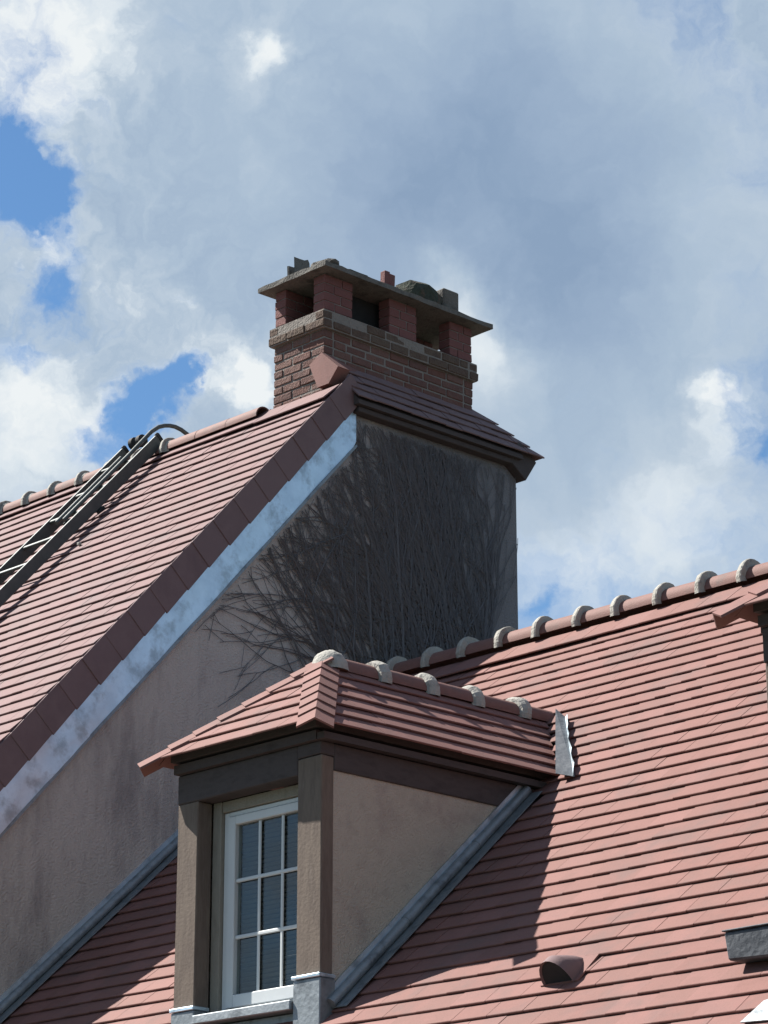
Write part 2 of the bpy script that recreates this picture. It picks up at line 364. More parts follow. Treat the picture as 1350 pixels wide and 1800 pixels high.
def arc_shell(c0, ax, up, r0, r1, L_, th=.012, a0=-95, a1=95, k=12):
    """half-round tile from c0 along ax"""
    ax = ax.normalized(); sd = ax.cross(up).normalized(); M_ = MB()
    vs = []
    for j, (d, r) in enumerate(((0, r0), (L_, r1))):
        for rr in (r, r - th):
            for i in range(k + 1):
                w = rad(a0 + (a1 - a0) * i / k); vs.append(c0 + ax * d + sd * math.sin(w) * rr + up * math.cos(w) * rr)
    q = k + 1; fs = []
    for i in range(k):
        fs += [(i, i + 1, 2 * q + i + 1, 2 * q + i), (q + i + 1, q + i, 3 * q + i, 3 * q + i + 1)]
    M_.add(vs, fs, True)
    fs = []
    for i in range(k): fs += [(i + 1, i, q + i, q + i + 1), (2 * q + i, 2 * q + i + 1, 3 * q + i + 1, 3 * q + i)]
    fs += [(0, 2 * q, 3 * q, q), (k, q + k, 3 * q + k, 2 * q + k)]
    M_.add(vs, fs)
    return M_
def collar(c0, ax, up, prof, a0=-104, a1=104, k=14, j=.004):
    ax = ax.normalized(); sd = ax.cross(up).normalized(); vs = []; n = len(prof)
    for i in range(k + 1):
        w = rad(a0 + (a1 - a0) * i / k)
        dd = sd * math.sin(w) + up * math.cos(w); jj = U(-j, j); ja = U(-j, j)
        for d, r in prof: vs.append(c0 + ax * (d + ja) + dd * (r + (jj if r > prof[0][1] + .001 else 0)))
    fs = [(i * n + q, (i + 1) * n + q, (i + 1) * n + q + 1, i * n + q + 1) for i in range(k) for q in range(n - 1)]
    return MB().add(vs, fs, False)
def ridge(c0, ax, up, starts, length, r, parent, prof, lift=0, skipcollar=()):
    for i, d in enumerate(starts):
        nx = starts[i + 1] if i + 1 < len(starts) else d + length
        a2 = (ax + Vector((U(-.006, .006), U(-.006, .006), U(-.006, .006)))).normalized()
        arc_shell(c0 + ax * d + up * U(-.004, .004), a2, up, r * U(.98, 1.02), r * U(.98, 1.02), nx - d + .01).build('ridge_tile', MT['ridge'], parent)
        if i not in skipcollar:
            k_ = U(.93, 1.07); collar(c0 + ax * (d + U(-.012, .012)), ax, up, [(a_ * U(.75, .98), prof[0][1] + (r_ - prof[0][1]) * k_) for a_, r_ in prof], j=.0035).build('mortar_collar', MT['mortar'], parent)

# ------------------------------------------------------------------ ground
MB().add([(-1500, -1500, 0), (1500, -1500, 0), (1500, 1500, 0), (-1500, 1500, 0)], [(0, 1, 2, 3)]).build('ground', MT['ground'], kind='structure')

X, Y, Z = Vector((1, 0, 0)), Vector((0, 1, 0)), Vector((0, 0, 1))
XG = -15.40                                    # gable wall of the taller house
# ================================================================== LOWER HOUSE
A1 = rad(42.02)
s1 = Vector((0, math.cos(A1), math.sin(A1))); n1 = Vector((0, -math.sin(A1), math.cos(A1)))
TA = math.tan(A1)
def z1(y, off=0.): return 3.972 + (y - 10.952) * TA + off      # deck plane
YR1 = 14.585; ZR1 = z1(YR1)
low = thing('house', (-9.5, 14.6, 0), 'lower house with terracotta tiled roof carrying two hipped dormers', 'house')
wb = MB()
wb.prism([(XG + .01, 10.15, 0), (XG + .01, 10.15, 3.05), (XG + .01, YR1, ZR1 - .14), (XG + .01, 19.05, 3.05), (XG + .01, 19.05, 0)], (11.4, 0, 0))
wb.build('wall', MT['stucco'], low)
rb = MB()
ye = 9.75
rb.prism([(XG + .02, ye, z1(ye)), (XG + .02, YR1, ZR1), (XG + .02, 2 * YR1 - ye, z1(ye)), (XG + .02, 2 * YR1 - ye, z1(ye) - .1), (XG + .02, YR1, ZR1 - .12), (XG + .02, ye, z1(ye) - .1)], (11.5, 0, 0))
roof1 = rb.build('roof', MT['darkwood'], low)
E1, W1 = .1502, .262
DX2 = 4.555
PHASE = (14.266 - 10.952) / math.cos(A1)        # tail of the upper full course
rows = [PHASE - E1 * i for i in range(40)]
rows = [r for r in rows if 10.952 + r * math.cos(A1) > ye - .05][::-1]
def in_dormer(c):
    for dx in (0, DX2):
        x = c.x - dx
        if -12.86 < x < -11.72 and c.y > 10.95 and c.z < 5.35: return True
        if abs(x + 12.29) < .70 and c.y > 11 and c.z > 5.35 and c.z < 6.16 - abs(x + 12.29) * .9: return True
    return False
O1 = Vector((0, 10.952, 3.972))
cands = tile_field(O1, X, s1, n1, XG + .10, -5.0, rows, E1, W1, skip=in_dormer, wob=.0045)
def hid1(c):
    x, y, z = proj(c)
    return (330 < x < 600 and y > 1250) or (590 < x < 950 and y < 1790 - (x - 590) * 1.12) or x < 30 and y < 1750
emit_tiles(cands, 'tile', MT['tile'], roof1, E1, hide=hid1, restname='tile_field')
# doubled top course under the ridge
top = tile_field(O1, X, s1, n1 , XG + .10, -5.0, [PHASE + .092], E1, W1)
top = [(Matrix.Translation(n1 * .021) @ m_, w_, k_, c_, p_) for m_, w_, k_, c_, p_ in top]
emit_tiles(top, 'top_course_tile', MT['tile'], roof1, E1, restname='top_course')
PROF1 = [(-.045, .098), (-.036, .126), (-.018, .146), (.020, .152), (.034, .148), (.038, .098)]
st = [-14.45 + .385 * i for i in range(-2, 24)]
ridge(Vector((0, YR1 + .005, ZR1 + .015)), X, Z, st, .385, .102, roof1, PROF1)
# rear slope field (seen only from elsewhere)
s1b = Vector((0, -math.cos(A1), math.sin(A1))); n1b = Vector((0, math.sin(A1), math.cos(A1)))
cb = tile_field(Vector((0, 2 * YR1 - 10.952, 3.972)), X, s1b, n1b, XG + .1, -5.0, rows + [PHASE + .12], E1, W1)
emit_tiles(cb, 'rear_tile', MT['tile'], roof1, E1, limit=0, restname='rear_tile_field')

def flash_run(x, y0, y1, parent, plane, sy, w=.13, up=.045, seams=()):
    """rolled zinc strip up a wall foot on the lower roof"""
    d = Vector((0, y1 - y0, plane(y1) - plane(y0))); nn = n1
    b = Vector((x, y0, plane(y0)))
    MB().slab(b + n1 * .042, X * w * sy, d, n1 * .005).build('apron_flashing', MT['lead'], parent)
    MB().tube([b + n1 * .075 + X * .022 * sy, b + d * .5 + n1 * .078 + X * .024 * sy, b + d + n1 * .075 + X * .022 * sy], .032, 10).build('flashing_roll', MT['lead'], parent)
    MB().slab(b + n1 * .07 - X * .004 * sy, X * .010 * sy, d, n1 * .065).build('upstand_flashing', MT['zinc'], parent)
    for q in seams:
        MB().tube([b + d * q + n1 * .076 + X * .023 * sy, b + d * (q + .016) + n1 * .077 + X * .023 * sy], .0355, 10).build('flashing_joint', MT['lead'], parent)

# ---------------------------------------------------------------- dormers
def dormer(dx, second=False):
    T = Vector((dx, 0, 0)); xm = -12.29 + dx
    xl, xr = -12.935 + dx, -11.648 + dx; yd = 10.818
    EZ = 5.600; EX = .742; YE = 10.675; SL = math.tan(rad(40.5)); APY = YE + EX; RZ = EZ + EX * SL
    YB = 10.952 + (RZ - 3.972) / TA
    def yroof(z): return 10.952 + (z - 3.972) / TA
    db = MB(); dz = .035
    # roof boarding under the tiles: eaves, hips, ridge, back into the main roof
    ei = .085; ez = EZ - .012 + ei * SL
    a = [(xm - EX + ei, YE + ei, ez), (xm + EX - ei, YE + ei, ez), (xm, APY, RZ - .015), (xm, YB + .05, RZ - .015), (xm + EX - ei, yroof(ez) + .1, ez), (xm - EX + ei, yroof(ez) + .1, ez)]
    lo = [(p[0], p[1], p[2] - .05) for p in a]
    db.add(a + lo, [(0, 1, 2), (1, 4, 3, 2), (0, 2, 3, 5), (0, 6, 7, 1), (1, 7, 10, 4), (0, 5, 11, 6), (6, 11, 10, 7)])
    dm = db.build('dormer', MT['darkwood'], low, label='hipped dormer at the picture edge of the roof ridge' if False else None)
    P = dm
    # timber
    MB().box(xr - .201, xr, yd, yd + .10, 4.172, 5.455, .003).build('post', MT['wood'], P, .006)
    MB().box(xl, xl + .186, yd, yd + .12, 4.10, 5.352, .003).build('post', MT['wood'], P, .006)
    MB().box(xl - .004, xr - .2015, yd - .006, yd + .13, 5.354, 5.533, .003).build('lintel', MT['darkwood'], P, .006)
    MB().box(xr - .204, xr + .002, yd - .006, yd + .104, 5.458, 5.533, .002).build('lintel_end', MT['darkwood'], P, .004)
    yb = yroof(5.36)
    MB().box(xr - .10, xr + .006, yd + .1015, yb + .22, 5.375, 5.533, .002).build('wall_plate', MT['darkwood'], P, .005)
    MB().box(xl - .006, xl + .10, yd + .1225, yb + .22, 5.375, 5.533, .002).build('wall_plate', MT['darkwood'], P, .005)
    # eaves boards (tails visible below the tiles)
    MB().box(xr + .0065, xm + EX - .035, yd - .04, yroof(5.54) + .05, 5.535, 5.575).build('eaves_board', MT['darkwood'], P)
    MB().box(xm - EX + .035, xl - .031, yd + .06, yroof(5.54) + .05, 5.535, 5.575).build('eaves_board', MT['darkwood'], P)
    MB().box(xl + .002, xr - .002, YE + .10, yd + .1, 5.5355, 5.592).build('eaves_board', MT['darkwood'], P)
    # cheeks
    for xx in (xr - .06, xl + .005):
        MB().prism([(xx, yd + .0985, z1(yd + .1) - .1), (xx, yd + .0985, 5.38), (xx, yroof(5.38) + .05, 5.38), (xx, yroof(5.36) + .05, z1(yroof(5.36)) - .1)], (.052, 0, 0)).build('cheek', MT['cheek'], P)
    # zinc wrapped post feet, sill
    for (a_, b_, zt) in ((xr - .215, xr + .012, 4.172), (xl - .012, xl + .198, 4.10)):
        MB().box(a_, b_, yd - .012, yd + .112, 3.86, zt - .018, .002).build('zinc_post_foot', MT['lead'], P, .006)
        MB().box(a_ - .006, b_ + .004, yd - .020, yd + .112, zt - .016, zt + .006, .002).build('zinc_drip_cap', MT['zinc'], P, .004)
    MB().box(xl + .20, xr - .217, yd - .03, yd + .20, 3.99, 4.045, .003).build('sill', MT['lead'], P, .006)
    MB().box(xl + .20, xr - .217, yd + .06, yd + .24, 3.72, 3.985).build('sill_apron', MT['lead'], P, .004)
    # window: pale timber lining, white frame, bars, glass, blind
    a_, b_ = xl + .187, xr - .202
    wd = MB(); wd.box(a_, a_ + .075, yd + .124, yd + .25, 4.047, 5.352); 
    wd.build('window_lining', MT['palewood'], P, .003)
    MB().box(b_ - .03, b_, yd + .124, yd + .25, 4.047, 5.352).build('window_lining', MT['palewood'], P, .003)
    MB().box(a_ + .076, b_ - .031, yd + .132, yd + .25, 5.284, 5.352).build('window_lining', MT['palewood'], P, .003)
    fa, fb, f0, f1, yw = a_ + .077, b_ - .032, 4.05, 5.282, yd + .150
    ga, gb, g0, g1 = -12.560 + dx, -11.945 + dx, 4.168, 5.196
    def fr(x0, x1, zz0, zz1, nm='window_frame', d=0, w=.06):
        MB().box(x0, x1, yw + d, yw + d + w, zz0, zz1).build(nm, MT['white'], P, .005)
    fr(fa, fa + .045, f0, f1); fr(fb - .030, fb, f0, f1); fr(fa + .0455, fb - .0305, f1 - .03, f1); fr(fa + .0455, fb - .0305, f0, f0 + .04)
    fr(fa + .046, ga, f0 + .041, f1 - .031, 'sash_frame', -.012); fr(gb, fb - .031, f0 + .041, f1 - .031, 'sash_frame', -.012)
    fr(ga + .0005, gb - .0005, g1, f1 - .031, 'sash_frame', -.012); fr(ga + .0005, gb - .0005, f0 + .041, g0, 'sash_frame', -.012)
    cw, ch = (gb - ga) / 3, (g1 - g0) / 3
    for i in (1, 2):
        fr(ga + cw * i - .012, ga + cw * i + .012, g0, g1, 'glazing_bar', .004, .012)
        fr(ga, gb, g0 + ch * i - .012, g0 + ch * i + .012, 'glazing_bar', .001, .0145)
    for i in range(3):
        for j in range(3):
            MB().box(ga + cw * i + (.013 if i else 0), ga + cw * (i + 1) - (.013 if i < 2 else 0), yw + .02, yw + .024, g0 + ch * j + (.013 if j else 0), g0 + ch * (j + 1) - (.013 if j < 2 else 0)).build('pane', MT['glass'], P)
    bl = MB(); z = g0 - .01
    while z < g1 + .01:
        t_ = .004 * math.sin(z * 23) + U(-.002, .002)
        bl.slab((ga - .05, yw + .07 + t_, z), (gb - ga + .1, 0, U(-.004, .004)), (0, .012, -.015), (0, .002, .002)); z += .029
    bl.build('blind', MT['blind'], P, kind='stuff')
    MB().box(a_ - .1, b_ + .1, yw + .2, yw + .22, 3.9, 5.35).build('room_backing', MT['dark'], P)
    # tiles: two sides and the front hip
    EE, WW = .158, .215; A = rad(40.5)
    hipR = (Vector((xm + EX, YE, EZ)), Vector((1, 1, 0)).normalized()); hipL = (Vector((xm - EX, YE, EZ)), Vector((-1, 1, 0)).normalized())
    rws = [-.012 + EE * i for i in range(7)]
    sS, nS = Vector((-math.cos(A), 0, math.sin(A))), Vector((math.sin(A), 0, math.cos(A)))
    sW, nW = Vector((math.cos(A), 0, math.sin(A))), Vector((-math.sin(A), 0, math.cos(A)))
    sF, nF = Vector((0, math.cos(A), math.sin(A))), Vector((0, -math.sin(A), math.cos(A)))
    back = (Vector((xr, 12.60, z1(12.60) + .05)), None)
    # valley line end: keep what is above the main roof
    vcl = (Vector((0, 10.952, 3.972)) + n1 * .03, n1)
    def run(O, u, s, n, u0, u1, clips, nm):
        c = tile_field(O, u, s, n, u0, u1, rws, EE, WW, clips=clips, jit=.0015)
        # ridge limit
        c = [q for q in c if q[4].z < RZ + .02]
        emit_tiles(c, nm, MT['tile'], P, EE, clips=clips, restname=nm + '_rest')
    run(Vector((xm + EX, 0, EZ)), Y, sS, nS, YE - .1, YB + .3, [hipR, vcl], 'dormer_tile')
    run(Vector((xm - EX, 0, EZ)), -Y, sW, nW, -(YB + .3), -(YE - .1), [hipL, vcl], 'dormer_tile')
    run(Vector((0, YE, EZ)), X, sF, nF, xm - EX - .1, xm + EX + .1, [(hipR[0], -hipR[1]), (hipL[0], -hipL[1])], 'dormer_tile')
    # angular hip tiles
    for sg, nA in ((1, nS), (-1, nW)):
        base = Vector((xm + sg * EX, YE, EZ)); apex = Vector((xm, APY, RZ)); h = (apex - base).normalized(); Lh = (apex - base).length
        nm_ = (nA + nF).normalized()
        wA = nA.cross(h).normalized(); wA = wA if wA.z < 0 else -wA
        wF = nF.cross(h).normalized(); wF = wF if wF.z < 0 else -wF
        k = 0; step = Lh / 7.0
        while k < 7:
            t0 = step * k - (.070 if k == 0 else .03); ln = step + .10 + (.07 if k == 0 else 0); ww = .122
            hb = .052 + U(-.002, .002); he = .034
            c0 = base + h * t0 + nm_ * hb; c1 = base + h * (t0 + ln) + nm_ * he
            fl = .018
            v = []
            for th in (0, -.013):
                for c in (c0, c1):
                    v += [c + nm_ * th, c + wA * ww + nm_ * th - nA * fl * (c is c0) * 0, c + wF * ww + nm_ * th]
            mb = MB().add(v, [(0, 1, 4, 3), (0, 3, 5, 2), (6, 9, 10, 7), (6, 8, 11, 9), (0, 6, 7, 1), (0, 2, 8, 6), (1, 7, 10, 4), (2, 5, 11, 8), (3, 4, 10, 9), (3, 9, 11, 5)])
            mb.build('hip_tile', MT['tile'], P); k += 1
    # ridge with mortar collars and rounded end
    prof = [(-.065, .090), (-.058, .118), (-.02, .136), (.022, .136), (.042, .124), (.055, .090)]
    ridge(Vector((xm, 0, RZ - .025)), Y, Z, [11.46 + q for q in (0, .41, .83, 1.27, 1.69)], .46, .098, P, prof, skipcollar=(0,))
    dome = MB(); vs = []; fs = []; R0 = .128; nr, ns = 7, 16
    dc = Vector((xm, APY + .06, RZ - .035))
    for i in range(nr + 1):
        for j in range(ns):
            ph = math.pi * .5 * i / nr; w = 2 * math.pi * j / ns; rr = R0 * (1 + U(-.03, .03))
            vs.append(dc + Vector((math.cos(w) * math.cos(ph) * rr, math.sin(w) * math.cos(ph) * rr * .95, math.sin(ph) * rr * 1.1)))
    for i in range(nr):
        for j in range(ns): fs.append((i * ns + j, i * ns + (j + 1) % ns, (i + 1) * ns + (j + 1) % ns, (i + 1) * ns + j))
    dome.add(vs, fs, True).build('mortar_end_cap', MT['mortar'], P)
    # flashings
    flash_run(xr + .004, 10.93, 12.60, P, z1, 1, seams=(.36, .72))
    flash_run(xl - .004, 10.93, 12.60, P, z1, -1)
    pts = [(-12.10, 13.42), (-11.98, 13.36), (-11.30, 12.67), (-11.43, 12.67)]
    for sg in (1, -1):
        pp = [Vector((xm + sg * (x + 12.29), y, z1(y))) + n1 * (.046, .046, .046, .046)[i_] + n1 * (.05 if i_ in (0, 3) else 0) for i_, (x, y) in enumerate(pts)]
        MB().prism(pp if sg > 0 else pp[::-1], n1 * .004).build('valley_flashing', MT['slate'], P)
        e0, e1 = pp[1] , pp[2]; nseg = 12; lip = MB(); L0 = []; L1 = []
        for i in range(nseg + 1):
            q = e0.lerp(e1, i / nseg) + n1 * .004
            L0.append(q - X * sg * .012); L1.append(q + X * sg * (.012 + U(-.014, .014)) + n1 * .022)
        lip.add(L0 + L1 + [v_ + n1 * .003 for v_ in L0 + L1], [(i, i + 1, nseg + 2 + i, nseg + 1 + i) for i in range(nseg)] + [(2 * nseg + 2 + i, 3 * nseg + 3 + i, 3 * nseg + 4 + i, 2 * nseg + 3 + i) for i in range(nseg)])
        lip.build('flashing_lip', MT['zinc'], P)
    if second:
        # dull zinc gutter tray beside the foot of the post
        MB().hexa([(-8.565, 10.66, 3.86), (-8.10, 10.66, 3.845), (-8.10, 10.90, 3.845), (-8.56, 10.90, 3.86), (-8.582, 10.655, 4.0), (-8.10, 10.655, 4.0), (-8.10, 10.90, 4.0), (-8.575, 10.90, 4.0)]).build('gutter_tray', MT['slate'], P, .010)
        MB().slab((-8.588, 10.648, 4.002), (.49, 0, .002), (0, .25, 0), (0, 0, .008)).build('tray_lid', MT['slate'], P, .003)
        q = [Vector((x, y, z1(y))) + n1 * .05 for x, y in ((-8.25, 10.38), (-7.8, 10.36), (-7.8, 10.60), (-8.20, 10.50))]
        MB().prism(q, n1 * .006).build('soaker_flashing', MT['lead'], P)
    return dm
d1 = dormer(0)
tag(d1, label='hipped dormer with white barred window and stucco cheek')
d2 = dormer(DX2, True)
tag(d2, label='second hipped dormer under the roof ridge, with a dull zinc tray by its post')
# wall-foot flashing where the lower roof meets the tall gable
flash_run(XG + .004, 10.6, 14.3, low, z1, 1, w=.14, seams=(.07, .09, .115, .5))

# vent tile
vb = Vector((-9.83, 10.86, z1(10.86))) + n1 * .03
vp = MB(); vs = []; ks = 12; sec = [(-.01, .104, .150), (.05, .104, .145), (.11, .088, .105), (.17, .06, .06), (.21, .035, .022)]
for sv, rw, rh in sec:
    for i in range(ks + 1):
        w = math.pi * i / ks; vs.append(vb + X * math.cos(w) * rw + s1 * sv + n1 * math.sin(w) * rh)
fs = [(i * (ks + 1) + j, i * (ks + 1) + j + 1, (i + 1) * (ks + 1) + j + 1, (i + 1) * (ks + 1) + j) for i in range(len(sec) - 1) for j in range(ks)]
vp.add(vs, fs, True)
vs2 = [vb + X * math.cos(math.pi * i / ks) * .095 + s1 * .002 + n1 * math.sin(math.pi * i / ks) * .139 for i in range(ks + 1)]
vp.add(vs[:ks + 1] + vs2, [(i, i + 1, ks + 2 + i, ks + 1 + i) for i in range(ks)])
vent = vp.build('vent_hood', MT['verge'], low, label='rounded terracotta vent hood on the open roof slope')  # dark colour holds the shade of the hood's far side
vg = MB().add(vs2, [list(range(ks + 1))]); vg.build('vent_mouth_shade', MT['dark'], vent)  # flat dark sheet standing in for shade inside the open mouth
MB().slab(vb - X * .13 - s1 * .005 + n1 * -.001, X * .26, s1 * .25, n1 * .010).build('base_tile', MT['tile'], vent)

# ================================================================== TALLER HOUSE
A2 = rad(47.7); TB = math.tan(A2)
s2 = Vector((0, math.cos(A2), math.sin(A2))); n2 = Vector((0, -math.sin(A2), math.cos(A2)))
def zt(y): return 9.854 + (y - 14.5) * TB                 # tile-top plane
def z2(y): return zt(y) - .03 / math.cos(A2)               # deck plane
YR2 = 14.385; ZR2 = z2(YR2)
tall = thing('house', (-20, 14.4, 0), 'taller house with steep tiled roof and brown gable wall', 'house')
gw = MB()
gy = [(10.15, 0), (10.15, z2(10.15) - .12), (14.52, z2(14.52) - .12), (14.52, 9.60), (16.55, 9.60), (16.55, 7.25), (18.60, 5.0), (18.60, 0)]
gw.prism([(XG - .35, y, z) for y, z in gy], (.35, 0, 0))
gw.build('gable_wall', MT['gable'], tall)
MB().prism([(-27, 10.15, 0), (-27, 10.15, z2(10.15) - .12), (-27, YR2, ZR2 - .2), (-27, 18.6, z2(10.15) - .12), (-27, 18.6, 0)], (27 + XG - .352, 0, 0)).build('wall', MT['stucco'], tall)
MB().box(-16.45, XG - .351, 14.53, 16.54, 7.0, 9.60).build('chimney_breast', MT['stucco'], tall)
ye2 = 9.85
roof2 = MB().prism([(-27.2, ye2, z2(ye2)), (-27.2, YR2, ZR2), (-27.2, 2 * YR2 - ye2, z2(ye2)), (-27.2, 2 * YR2 - ye2, z2(ye2) - .1), (-27.2, YR2, ZR2 - .13), (-27.2, ye2, z2(ye2) - .1)], (27.2 - 15.42, 0, 0)).build('roof', MT['darkwood'], tall)
E2, W2 = .149, .262
XV = -15.335
O2 = Vector((0, 14.5, z2(14.5)))
topS = (14.23 - 14.5) / math.cos(A2)
rows2 = [topS - E2 * i for i in range(48)]
rows2 = [r for r in rows2 if 14.5 + r * math.cos(A2) > ye2][::-1]
c2 = tile_field(O2, X, s2, n2, -24.0, XV, rows2, E2, W2, wob=.004)
emit_tiles(c2, 'tile', MT['tile_pale'], roof2, E2, restname='tile_field')
t2 = tile_field(O2, X, s2, n2, -24.0, -16.18, [topS + .085], E2, W2)
t2 += tile_field(O2, X, s2, n2, -16.18, XV, [topS + .070], E2, W2)
t2 = [(Matrix.Translation(n2 * .022) @ m_, w_, k_, c_, p_) for m_, w_, k_, c_, p_ in t2]
emit_tiles(t2, 'top_course_tile', MT['tile_pale'], roof2, E2, restname='top_course')
s2b = Vector((0, -math.cos(A2), math.sin(A2))); n2b = Vector((0, math.sin(A2), math.cos(A2)))
cb = tile_field(Vector((0, 2 * YR2 - 14.5, z2(14.5))), X, s2b, n2b, -24.0, -16.5, rows2, E2, W2)
emit_tiles(cb, 'rear_tile', MT['tile_pale'], roof2, E2, limit=0, restname='rear_tile_field')
PROF2 = [(-.055, .088), (-.048, .112), (-.025, .128), (.010, .132), (.018, .128), (.020, .104), (.050, .102), (.066, .090)]
st = [-16.62 - .39 * i for i in range(19)][::-1]
ridge(Vector((0, YR2 + .01, ZR2 + .022)), X, Z, st, .39, .096, roof2, PROF2, skipcollar=(17, 18))
# verge tiles hanging over the gable edge
def vp_(y, q, x): return Vector((x, y, zt(y))) + n2 * q
stp = E2 * 2
yv = 14.50; k = 0
while yv > 10.2:
    y0 = yv - stp * math.cos(A2) - .012
    dq = -.003 * (k % 2); hgt = .232 + U(-.004, .004)
    p0, p1 = vp_(y0, 0, 0), vp_(yv + .03, 0, 0)
    x0 = -15.333 + .006 + U(-.002, .002)
    a = [Vector((x0 + .010, p0.y, p0.z)) - n2 * .004, Vector((x0 + .002, p1.y, p1.z)) - n2 * .004, Vector((x0 + .002, p1.y, p1.z)) - n2 * hgt, Vector((x0 + .010, p0.y, p0.z)) - n2 * (hgt + .012)]
    MB().prism(a, (-.014, 0, 0)).build('verge_tile', MT['verge'], roof2, .002)
    yv -= stp * math.cos(A2); k += 1
# zinc rake band, three overlapping sheets, folded lower edge
def zb(y, q): return Vector((0, y, zt(y))) + n2 * q
QT, QB = -.21, -.462
brk = [10.0, 11.62, 13.36, 14.66]
for i, (a_, b_) in enumerate(zip(brk, brk[1:])):
    xo = XG + .030 + .007 * (2 - i)
    sg = 26 if i else 30; vs = []
    for j in range(sg + 1):
        y = a_ + (b_ + (.05 if i < 2 else 0) - a_) * j / sg
        for r_ in range(5):
            q = QT + (QB - QT) * r_ / 4
            p = zb(y, q)
            wv = .0035 * math.sin(y * 9 + r_ * 1.3) + U(-.0022, .0022)
            if i == 0 and y > 11.25: wv += U(-.006, .006)
            if p.y > 14.63: p.y = 14.63
            vs.append((xo + wv, p.y, p.z))
    fs = [(j * 5 + r_, j * 5 + r_ + 1, (j + 1) * 5 + r_ + 1, (j + 1) * 5 + r_) for j in range(sg) for r_ in range(4)]
    MB().add(vs, fs, True).build('zinc_rake_sheet', MT['zinc'], tall)
    p0, p1 = zb(a_, QB), zb(min(b_, 14.285), QB)
    MB().slab((XG - .002, p0.y, p0.z), (.042 + .003 * (2 - i), 0, 0), (0, p1.y - p0.y, p1.z - p0.z), n2 * -.020).build('folded_zinc_edge', MT['lead'], tall)

# little lean-to roof over the chimney breast
PX0, PX1 = -15.60, -15.275; PZ1 = 9.665
AP = rad(51)
sP, nP = Vector((-math.cos(AP), 0, math.sin(AP))), Vector((math.sin(AP), 0, math.cos(AP)))
AR = rad(35)
sQ, nQ = Vector((0, -math.cos(AR), math.sin(AR))), Vector((0, math.sin(AR), math.cos(AR)))
PYE = 16.72
hipc = Vector((PX1, PYE, PZ1)); hapex = Vector((PX0 - .05, 16.16, 10.08))
hn = (hapex - hipc).cross(Z).normalized()
if hn.y > 0: hn = -hn
pr = MB(); zi = PZ1 - .02
pr.prism([(PX1 + .01, 14.56, zi + .01), (PX0 - .02, 14.56, 10.03), (PX0 - .02, 14.56, 9.62), (PX1 + .01, 14.56, zi - .025)], (0, 16.50 - 14.56, 0))
pent = pr.build('chimney_lean_to', MT['darkwood'], tall, label='narrow tiled lean-to under the chimney shaft')
MB().box(XG + .004, PX1 - .03, 14.60, 16.56, PZ1 - .095, PZ1 - .048, .003).build('eaves_beam', MT['darkwood'], pent, .006)
cl = [(hipc, hn)]
EP = .125
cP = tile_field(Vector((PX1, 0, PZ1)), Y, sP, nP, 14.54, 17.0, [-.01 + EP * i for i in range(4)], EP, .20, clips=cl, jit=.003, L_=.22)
emit_tiles(cP, 'pent_tile', MT['verge'], pent, EP, clips=cl, L_=.22)  # darker verge colour: the shade on this slope is put into the tiles
# rear part, steeper boards and a thick dark eaves end
cl2 = [(hipc, -hn)]
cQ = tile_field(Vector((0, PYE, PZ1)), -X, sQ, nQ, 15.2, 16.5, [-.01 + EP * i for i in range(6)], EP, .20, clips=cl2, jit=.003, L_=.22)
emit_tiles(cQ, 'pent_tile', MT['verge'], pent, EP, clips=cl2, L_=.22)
vq = Vector((0, -math.sin(AR), -math.cos(AR)))
b0 = Vector((-16.5, PYE - .005, PZ1 - .012))
xe_ = Vector((PX1 - .03, b0.y, b0.z)); xm_ = Vector((-15.66, b0.y, b0.z)); dn = nQ * -.24
MB().slab(b0, X * (16.5 - 15.66), sQ * .60, dn).build('rear_eaves_board', MT['darkwood'], pent, .006)
MB().hexa([xm_ + dn + X * .001, xe_ + dn, xe_ + sQ * .24 + dn, xm_ + sQ * .58 + dn + X * .001, xm_ + X * .001, xe_, xe_ + sQ * .24, xm_ + sQ * .58 + X * .001]).build('rear_eaves_board', MT['darkwood'], pent, .006)

# ---------------------------------------------------------------- chimney
cx0, cx1, cy0, cy1 = -16.175, -15.565, 14.45, 16.20
ci = .007
cm = MB(); cm.box(cx0 + ci, cx1 - ci, cy0 + ci, cy1 - ci, 8.9, 10.330)
cm.box(cx0 - .027, cx1 + .027, cy0 - .027, cy1 + .027, 10.3305, 10.488)
chim = cm.build('chimney', MT['joint'], tall, label='old open brick chimney under a stone slab')
def brick_ring(z, h, x0, x1, y0, y1, par, mt, jit, bl=.225, dp=.10, gap=.012, nm='brick'):
    def courses(a, b, off):
        ed = [a]; x = a + off
        while x < b - .06:
            if x > a + .05: ed.append(x)
            x += bl + U(-.008, .008)
        ed.append(b); return list(zip(ed, ed[1:]))
    of = bl / 2 if par else bl
    ex = (0, 0) if par else (dp + gap, dp + gap)
    for a, b in courses(x0 + (0 if par else 0), x1, of):
        for ya, yb in ((y0, y0 + dp), (y1 - dp, y1)):
            j = [U(-jit, jit) for _ in range(6)]
            MB().box(a + (gap / 2 if a > x0 else 0), b - (gap / 2 if b < x1 else 0), ya + j[0], yb + j[0], z + gap / 2 + j[1] * .3, z + h - gap / 2 + j[2] * .3, .0025).build(nm, mt, chim, .006)
    for a, b in courses(y0 + dp + gap, y1 - dp - gap, bl / 2 + .03 if par else bl * .9):
        for xa, xb in ((x0, x0 + dp), (x1 - dp, x1)):
            j = [U(-jit, jit) for _ in range(6)]
            MB().box(xa + j[0], xb + j[0], a + gap / 2, b - gap / 2, z + gap / 2 + j[1] * .3, z + h - gap / 2 + j[2] * .3, .0025).build(nm, mt, chim, .006)
BH = .0735
z = 10.330 - BH; i = 0
